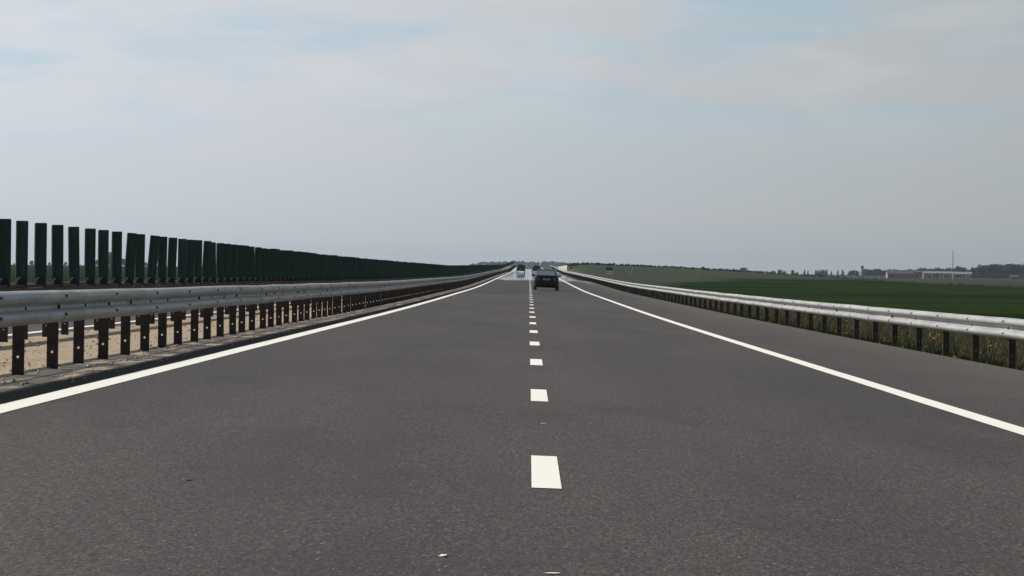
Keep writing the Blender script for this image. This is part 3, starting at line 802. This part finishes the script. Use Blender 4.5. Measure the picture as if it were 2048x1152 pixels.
# ------------------------------------------------------------------ farm, mast, water tower
def house(name, label, cat, x0, x1, ytop, yeave, ybase, d, depth, rz, wallm, roofm, wins, door, chim=()):
    a = at(x0, ybase, d); q = at(x1, ybase, d); Lh = (q.x - a.x)
    cx = (a.x+q.x)/2; g0 = gz(cx, d)
    root = tag(empty(name, (cx, d, g0), rz), label, cat)
    he = at(cx, 0, d).z
    ze = at((x0+x1)/2, yeave, d).z - g0; zt = at((x0+x1)/2, ytop, d).z - g0
    h = Lh/2
    b = MB()
    b.add([(-h,0,-.5),(h,0,-.5),(h,depth,-.5),(-h,depth,-.5),(-h,0,ze),(h,0,ze),(h,depth,ze),(-h,depth,ze),(-h,depth/2,zt-.1),(h,depth/2,zt-.1)],
          [(0,1,5,4),(2,3,7,6),(1,2,6,9,5),(3,0,4,8,7),(0,3,2,1),(4,5,9,8),(6,7,8,9)])
    b.build('wall', wallm, root)
    b = MB(); o = .35; t = .14
    for s in (0, 1):
        ya = -o if s == 0 else depth+o; za = ze - o*(zt-ze)/(depth/2)
        b.add([(-h-o,ya,za+.03),(h+o,ya,za+.03),(h+o,depth/2,zt),(-h-o,depth/2,zt),(-h-o,ya,za+.03+t),(h+o,ya,za+.03+t),(h+o,depth/2,zt+t),(-h-o,depth/2,zt+t)],
              [(0,3,2,1),(4,5,6,7),(0,1,5,4),(1,2,6,5),(2,3,7,6),(3,0,4,7)])
    rf = b.build('roof', roofm, root)
    for u, cw, ch in chim:
        MB().box(-h+Lh*u-cw/2,-h+Lh*u+cw/2,depth/2-cw/2,depth/2+cw/2,zt-.3,zt+ch).build('chimney', wallm, rf)
    for u in wins:
        w = MB().box(-h+Lh*u-.55,-h+Lh*u+.55,-.03,.05,ze*.38,ze*.80).build('window', M['opening'], root)
        MB().box(-h+Lh*u-.65,-h+Lh*u+.65,-.10,-.032,ze*.33,ze*.375).build('sill', wallm, w)
    for u in door:
        MB().box(-h+Lh*u-.6,-h+Lh*u+.6,-.03,.05,0,ze*.82).build('door', M['opening'], root)
    return root
fh = house('farmhouse', 'long red farmhouse with white end wall, left of the white building', 'house', 1774, 1826, 540.6, 547.0, 557, 2300, 7.0, R(3), M['brick'], M['roof_red'], (.14,.3,.46,.78), (.62,), ((.30,.8,1.0),))
# its whitewashed end wall, set a little proud of the brick
hh = fh.location; L2 = (at(1826,557,2300).x - at(1774,557,2300).x)/2; ze = at(1800,547,2300).z - hh.z; zt = at(1800,540.6,2300).z - hh.z
MB().add([(-L2-.05,-.02,-.5),(-L2-.05,7.02,-.5),(-L2-.05,7.02,ze-.1),(-L2-.05,3.5,zt-.25),(-L2-.05,-.02,ze-.1),(-L2+.1,-.02,-.5),(-L2+.1,7.02,-.5),(-L2+.1,7.02,ze-.1),(-L2+.1,3.5,zt-.25),(-L2+.1,-.02,ze-.1)],
         [(4,3,2,1,0),(5,6,7,8,9),(0,1,6,5),(1,2,7,6),(2,3,8,7),(3,4,9,8),(4,0,5,9)]).build('end_wall', M['white_wall'], fh)
house('farm_annexe', 'pale brick annexe joining the red farmhouse and the white building', 'house', 1827.5, 1843.5, 541.5, 544.5, 557, 2303, 6.0, R(2), M['pale_brick'], M['roof_red'], (.3,.7), (), ((.25,.6,.7),))
house('farm_building', 'long low whitewashed farm building with a pale roof', 'building', 1846, 1904, 543.0, 546.6, 556, 2310, 8.0, R(-3), M['white_wall'], M['roof_grey'], (.1,.22,.62,.75,.88), (.36,))
house('farm_building', 'second pale farm building, right of the radio mast', 'building', 1905.5, 1942, 544.0, 548.0, 556, 2315, 8.0, R(-4), M['white_wall'], M['roof_grey'], (.18,.4,.8), (.6,))
house('shed', 'small red shed at the edge of the wood by the right border', 'shed', 2020, 2036, 551.0, 553.5, 558, 2190, 4.0, R(-6), M['brick'], M['roof_red'], (.3,), (.65,))
a = at(1925, 556, 2180); g0 = gz(a.x, 2180)
root = tag(empty('garden_wall', (a.x, 2180, g0)), 'short white garden wall in front of the second pale farm building', 'wall')
hz = at(1925, 554.8, 2180).z - g0
MB().box(-3.2,3.2,0,.25,-.3,hz).build('masonry', M['white_wall'], root)
MB().box(-3.3,3.3,-.06,.31,hz+.002,hz+.1).build('coping', M['roof_grey'], root)
# radio mast
dm = 2420.0; a = at(1904.5, 556, dm); g0 = gz(a.x, dm); top = at(1905.5, 497, dm).z - g0
root = tag(empty('radio_mast', (a.x, dm, g0)), 'tall thin radio mast rising behind the white farm building', 'mast')
rad = .34
cs = [(rad*math.cos(t), rad*math.sin(t)) for t in (R(90), R(210), R(330))]
for cx, cy in cs: MB().tube((cx,cy,-.2),(cx*.55,cy*.55,top*.93),.075,.06,6).build('leg', M['mast'], root)
b = MB(); nb = 22
for k in range(nb):
    z0, z1 = top*.93*k/nb, top*.93*(k+1)/nb; s0, s1 = 1-.45*k/nb, 1-.45*(k+1)/nb
    for i in range(3):
        p, q = cs[i], cs[(i+1)%3]
        b.tube((p[0]*s0,p[1]*s0,z0),(q[0]*s1,q[1]*s1,z1),.032,n=4); b.tube((p[0]*s0,p[1]*s0,z0),(q[0]*s0,q[1]*s0,z0),.032,n=4)
b.build('bracing', M['mast'], root)
MB().tube((0,0,top*.92),(0,0,top),.06,.03,6).build('aerial', M['mast'], root)
# water tower
dw = 2600.0; a = at(1723.5, 556, dw); g0 = gz(a.x, dw); top = at(1724, 530.8, dw).z - g0
root = tag(empty('water_tower', (a.x, dw, g0)), 'slim hazy water tower with a wider tank on top, left of the farmhouse', 'water tower')
MB().lathe([(.95,-.3),(.82,top*.3),(.72,top*.72)], (0,0,0), 18).build('shaft', M['tower'], root, smooth=True)
MB().lathe([(.72,top*.72),(1.25,top*.80),(1.32,top*.95),(1.15,top*.955),(0,top)], (0,0,.004), 18).build('tank', M['tower'], root)

# ------------------------------------------------------------------ verge plants, stones, scraps
def blades(name, n, mats, hmin, hmax, wmin, wmax, xr, dr, lean, clump=0.0, seed=1, far=False):
    rnd = random.Random(seed); b = MB()
    for _ in range(n):
        d = dr[0]*(dr[1]/dr[0])**rnd.random(); X = rnd.uniform(*xr)
        if clump:
            cell = math.sin(d*1.7+1.3)*math.sin(d*.53+X*2.1)+.35*math.sin(d*4.1+X*3)
            if cell < clump: continue
        z = gz(max(X, X_EDGE+.01), d); h = rnd.uniform(hmin, hmax)*(.6+.4*rnd.random()); w = rnd.uniform(wmin, wmax)*(1 + d/250)
        a = rnd.uniform(-.6,.6); v = Vector((math.cos(a)*w, math.sin(a)*w, 0)); l = Vector((rnd.gauss(0,lean), rnd.gauss(0,lean), 0))*h
        p = Vector((X, d, z-.01))
        b.add([p-v, p+v, p+v*.7+l*.4+Vector((0,0,h*.6)), p-v*.7+l*.4+Vector((0,0,h*.6)), p+l+Vector((0,0,h))], [(0,1,2,3),(3,2,4)])
    return tag(b.build(name, mats), kind='stuff')
blades('verge_grass', 26000, M['grass'], .05, .22, .003, .007, (X_EDGE+.05, 11.5), (36, 420), .35, -.1, 2)
blades('verge_grass', 9000, M['grass'], .10, .34, .004, .009, (X_EDGE+.12, 9.5), (36, 300), .4, .62, 3)
blades('dry_weeds', 21000, M['dry'], .08, .40, .0022, .005, (X_EDGE+.25, 12.0), (36, 420), .28, -.6, 4)
b = MB(); rnd = random.Random(12)
for _ in range(150):
    d = 38*(160/38)**rnd.random(); X = rnd.uniform(7.3, 10.5); z = gz(X, d) + rnd.uniform(.15,.42)
    if math.sin(d*.8)*math.sin(d*.31+2) < .15: continue
    for k in range(3):
        c = Vector((X+rnd.uniform(-.06,.06), d+rnd.uniform(-.06,.06), z+rnd.uniform(-.05,.05)))
        b.lathe([(.004,-.01),(.016,0),(.012,.008),(.0,.01)], c, 6)
tag(b.build('wild_flowers', M['yellow']), kind='stuff')
# grass creeping over the road edge
b = MB(); rnd = random.Random(5)
for _ in range(9000):
    d = 36*(300/36)**rnd.random(); X = X_EDGE + .03 + abs(rnd.gauss(0,.05))
    if math.sin(d*2.3)*math.sin(d*.7+.5) < -.35: continue
    h = rnd.uniform(.02,.11); z = gz(X_EDGE+.05, d); p = Vector((X, d, z)); v = Vector((.006*(1+d/200),0,0)); l = Vector((rnd.gauss(-.3,.5)*h, rnd.gauss(0,.4)*h, h))
    b.add([p-v, p+v, p+l], [(0,1,2)])
tag(b.build('edge_grass', M['grass']), kind='stuff')
# loose stones on the median
b = MB(); rnd = random.Random(6)
for _ in range(1300):
    d = 27*(110/27)**rnd.random(); X = -rnd.uniform(4.2, 7.0) if rnd.random() < .85 else -rnd.uniform(3.9, 4.6)
    s = rnd.choice((.007,.009,.012,.016,.024)) * rnd.uniform(.7,1.3); z = zx(X, d) + s*.3
    pts = [(X+s*rnd.uniform(.7,1.2)*q[0], d+s*rnd.uniform(.7,1.2)*q[1], z+s*.8*q[2]*rnd.uniform(.7,1.1)) for q in ((1,0,0),(0,1,0),(-1,0,0),(0,-1,0),(0,0,1),(0,0,-.6))]
    b.add(pts, [(0,1,4),(1,2,4),(2,3,4),(3,0,4),(1,0,5),(2,1,5),(3,2,5),(0,3,5)])
tag(b.build('loose_stones', M['stone']), kind='stuff')
def scrap(x, d, w, l, label, m, seed):
    rnd = random.Random(seed); n = 9; b = MB()
    top = []; bot = []
    for k in range(n):
        a = 2*math.pi*k/n; r = rnd.uniform(.6,1.1); X = w*r*math.cos(a); Y = l*r*math.sin(a)
        top.append((X, Y, .0012 + rnd.uniform(0,.0018))); bot.append((X, Y, .0005))
    b.loft([bot, top])
    o = b.build('litter_scrap', m, loc=(x, d, zx(x, d)+.003)); tag(o, label, 'litter')
def on_road(x, y):
    for k in range(4000):
        d = 8 + k*.02; p = at(x, y, d)
        if p.z <= zx(p.x, d): return p.x, d
    return 0, 20
X, d = on_road(886, 1113); scrap(X, d, .018, .05, 'small white scrap on the asphalt at the bottom, left of the broken line', M['scrap_white'], 1)
X, d = on_road(1086, 848); scrap(X, d, .02, .03, 'tiny pale scrap on the road between the two nearest dashes', M['scrap_white'], 2)
X, d = on_road(1106, 1149); scrap(X, d, .035, .02, 'white fleck on the asphalt at the bottom edge below the nearest dash', M['scrap_white'], 3)
X, d = on_road(377, 961); scrap(X, d, .018, .05, 'small dark scrap on the asphalt in the left lane', M['scrap_dark'], 4)
# dark little bush right of the sign
c = at(1245, 552, 352); g0 = gz(c.x, 352)
o = tag(empty('bush', (c.x, 352, g0)), 'little dark bush behind the right guardrail, just right of the green and white sign', 'bush')
crown_mb(77, [(0,0,.20,.16,.20),(.05,0,.32,.12,.14),(-.06,.03,.28,.12,.15)], 240, .035).build('crown', M['leaf'], o)
MB().tube((0,0,-.05),(.02,0,.25),.012,.006,6).build('trunk', M['bark'], o)

# ------------------------------------------------------------------ haze
b = MB().box(-2900, 2900, -220, 6900, -4.5, 40)
hz = b.build('haze', []) if False else None
m = bpy.data.materials.new('haze_air'); m.use_nodes = True; t = m.node_tree; t.nodes.clear()
pv = t.nodes.new('ShaderNodeVolumePrincipled'); mo = t.nodes.new('ShaderNodeOutputMaterial'); t.links.new(pv.outputs[0], mo.inputs['Volume'])
pv.inputs['Color'].default_value = (.50,.61,.73,1); pv.inputs['Density'].default_value = 7.2e-5; pv.inputs['Anisotropy'].default_value = .1
tag(b.build('haze', m), kind='stuff')
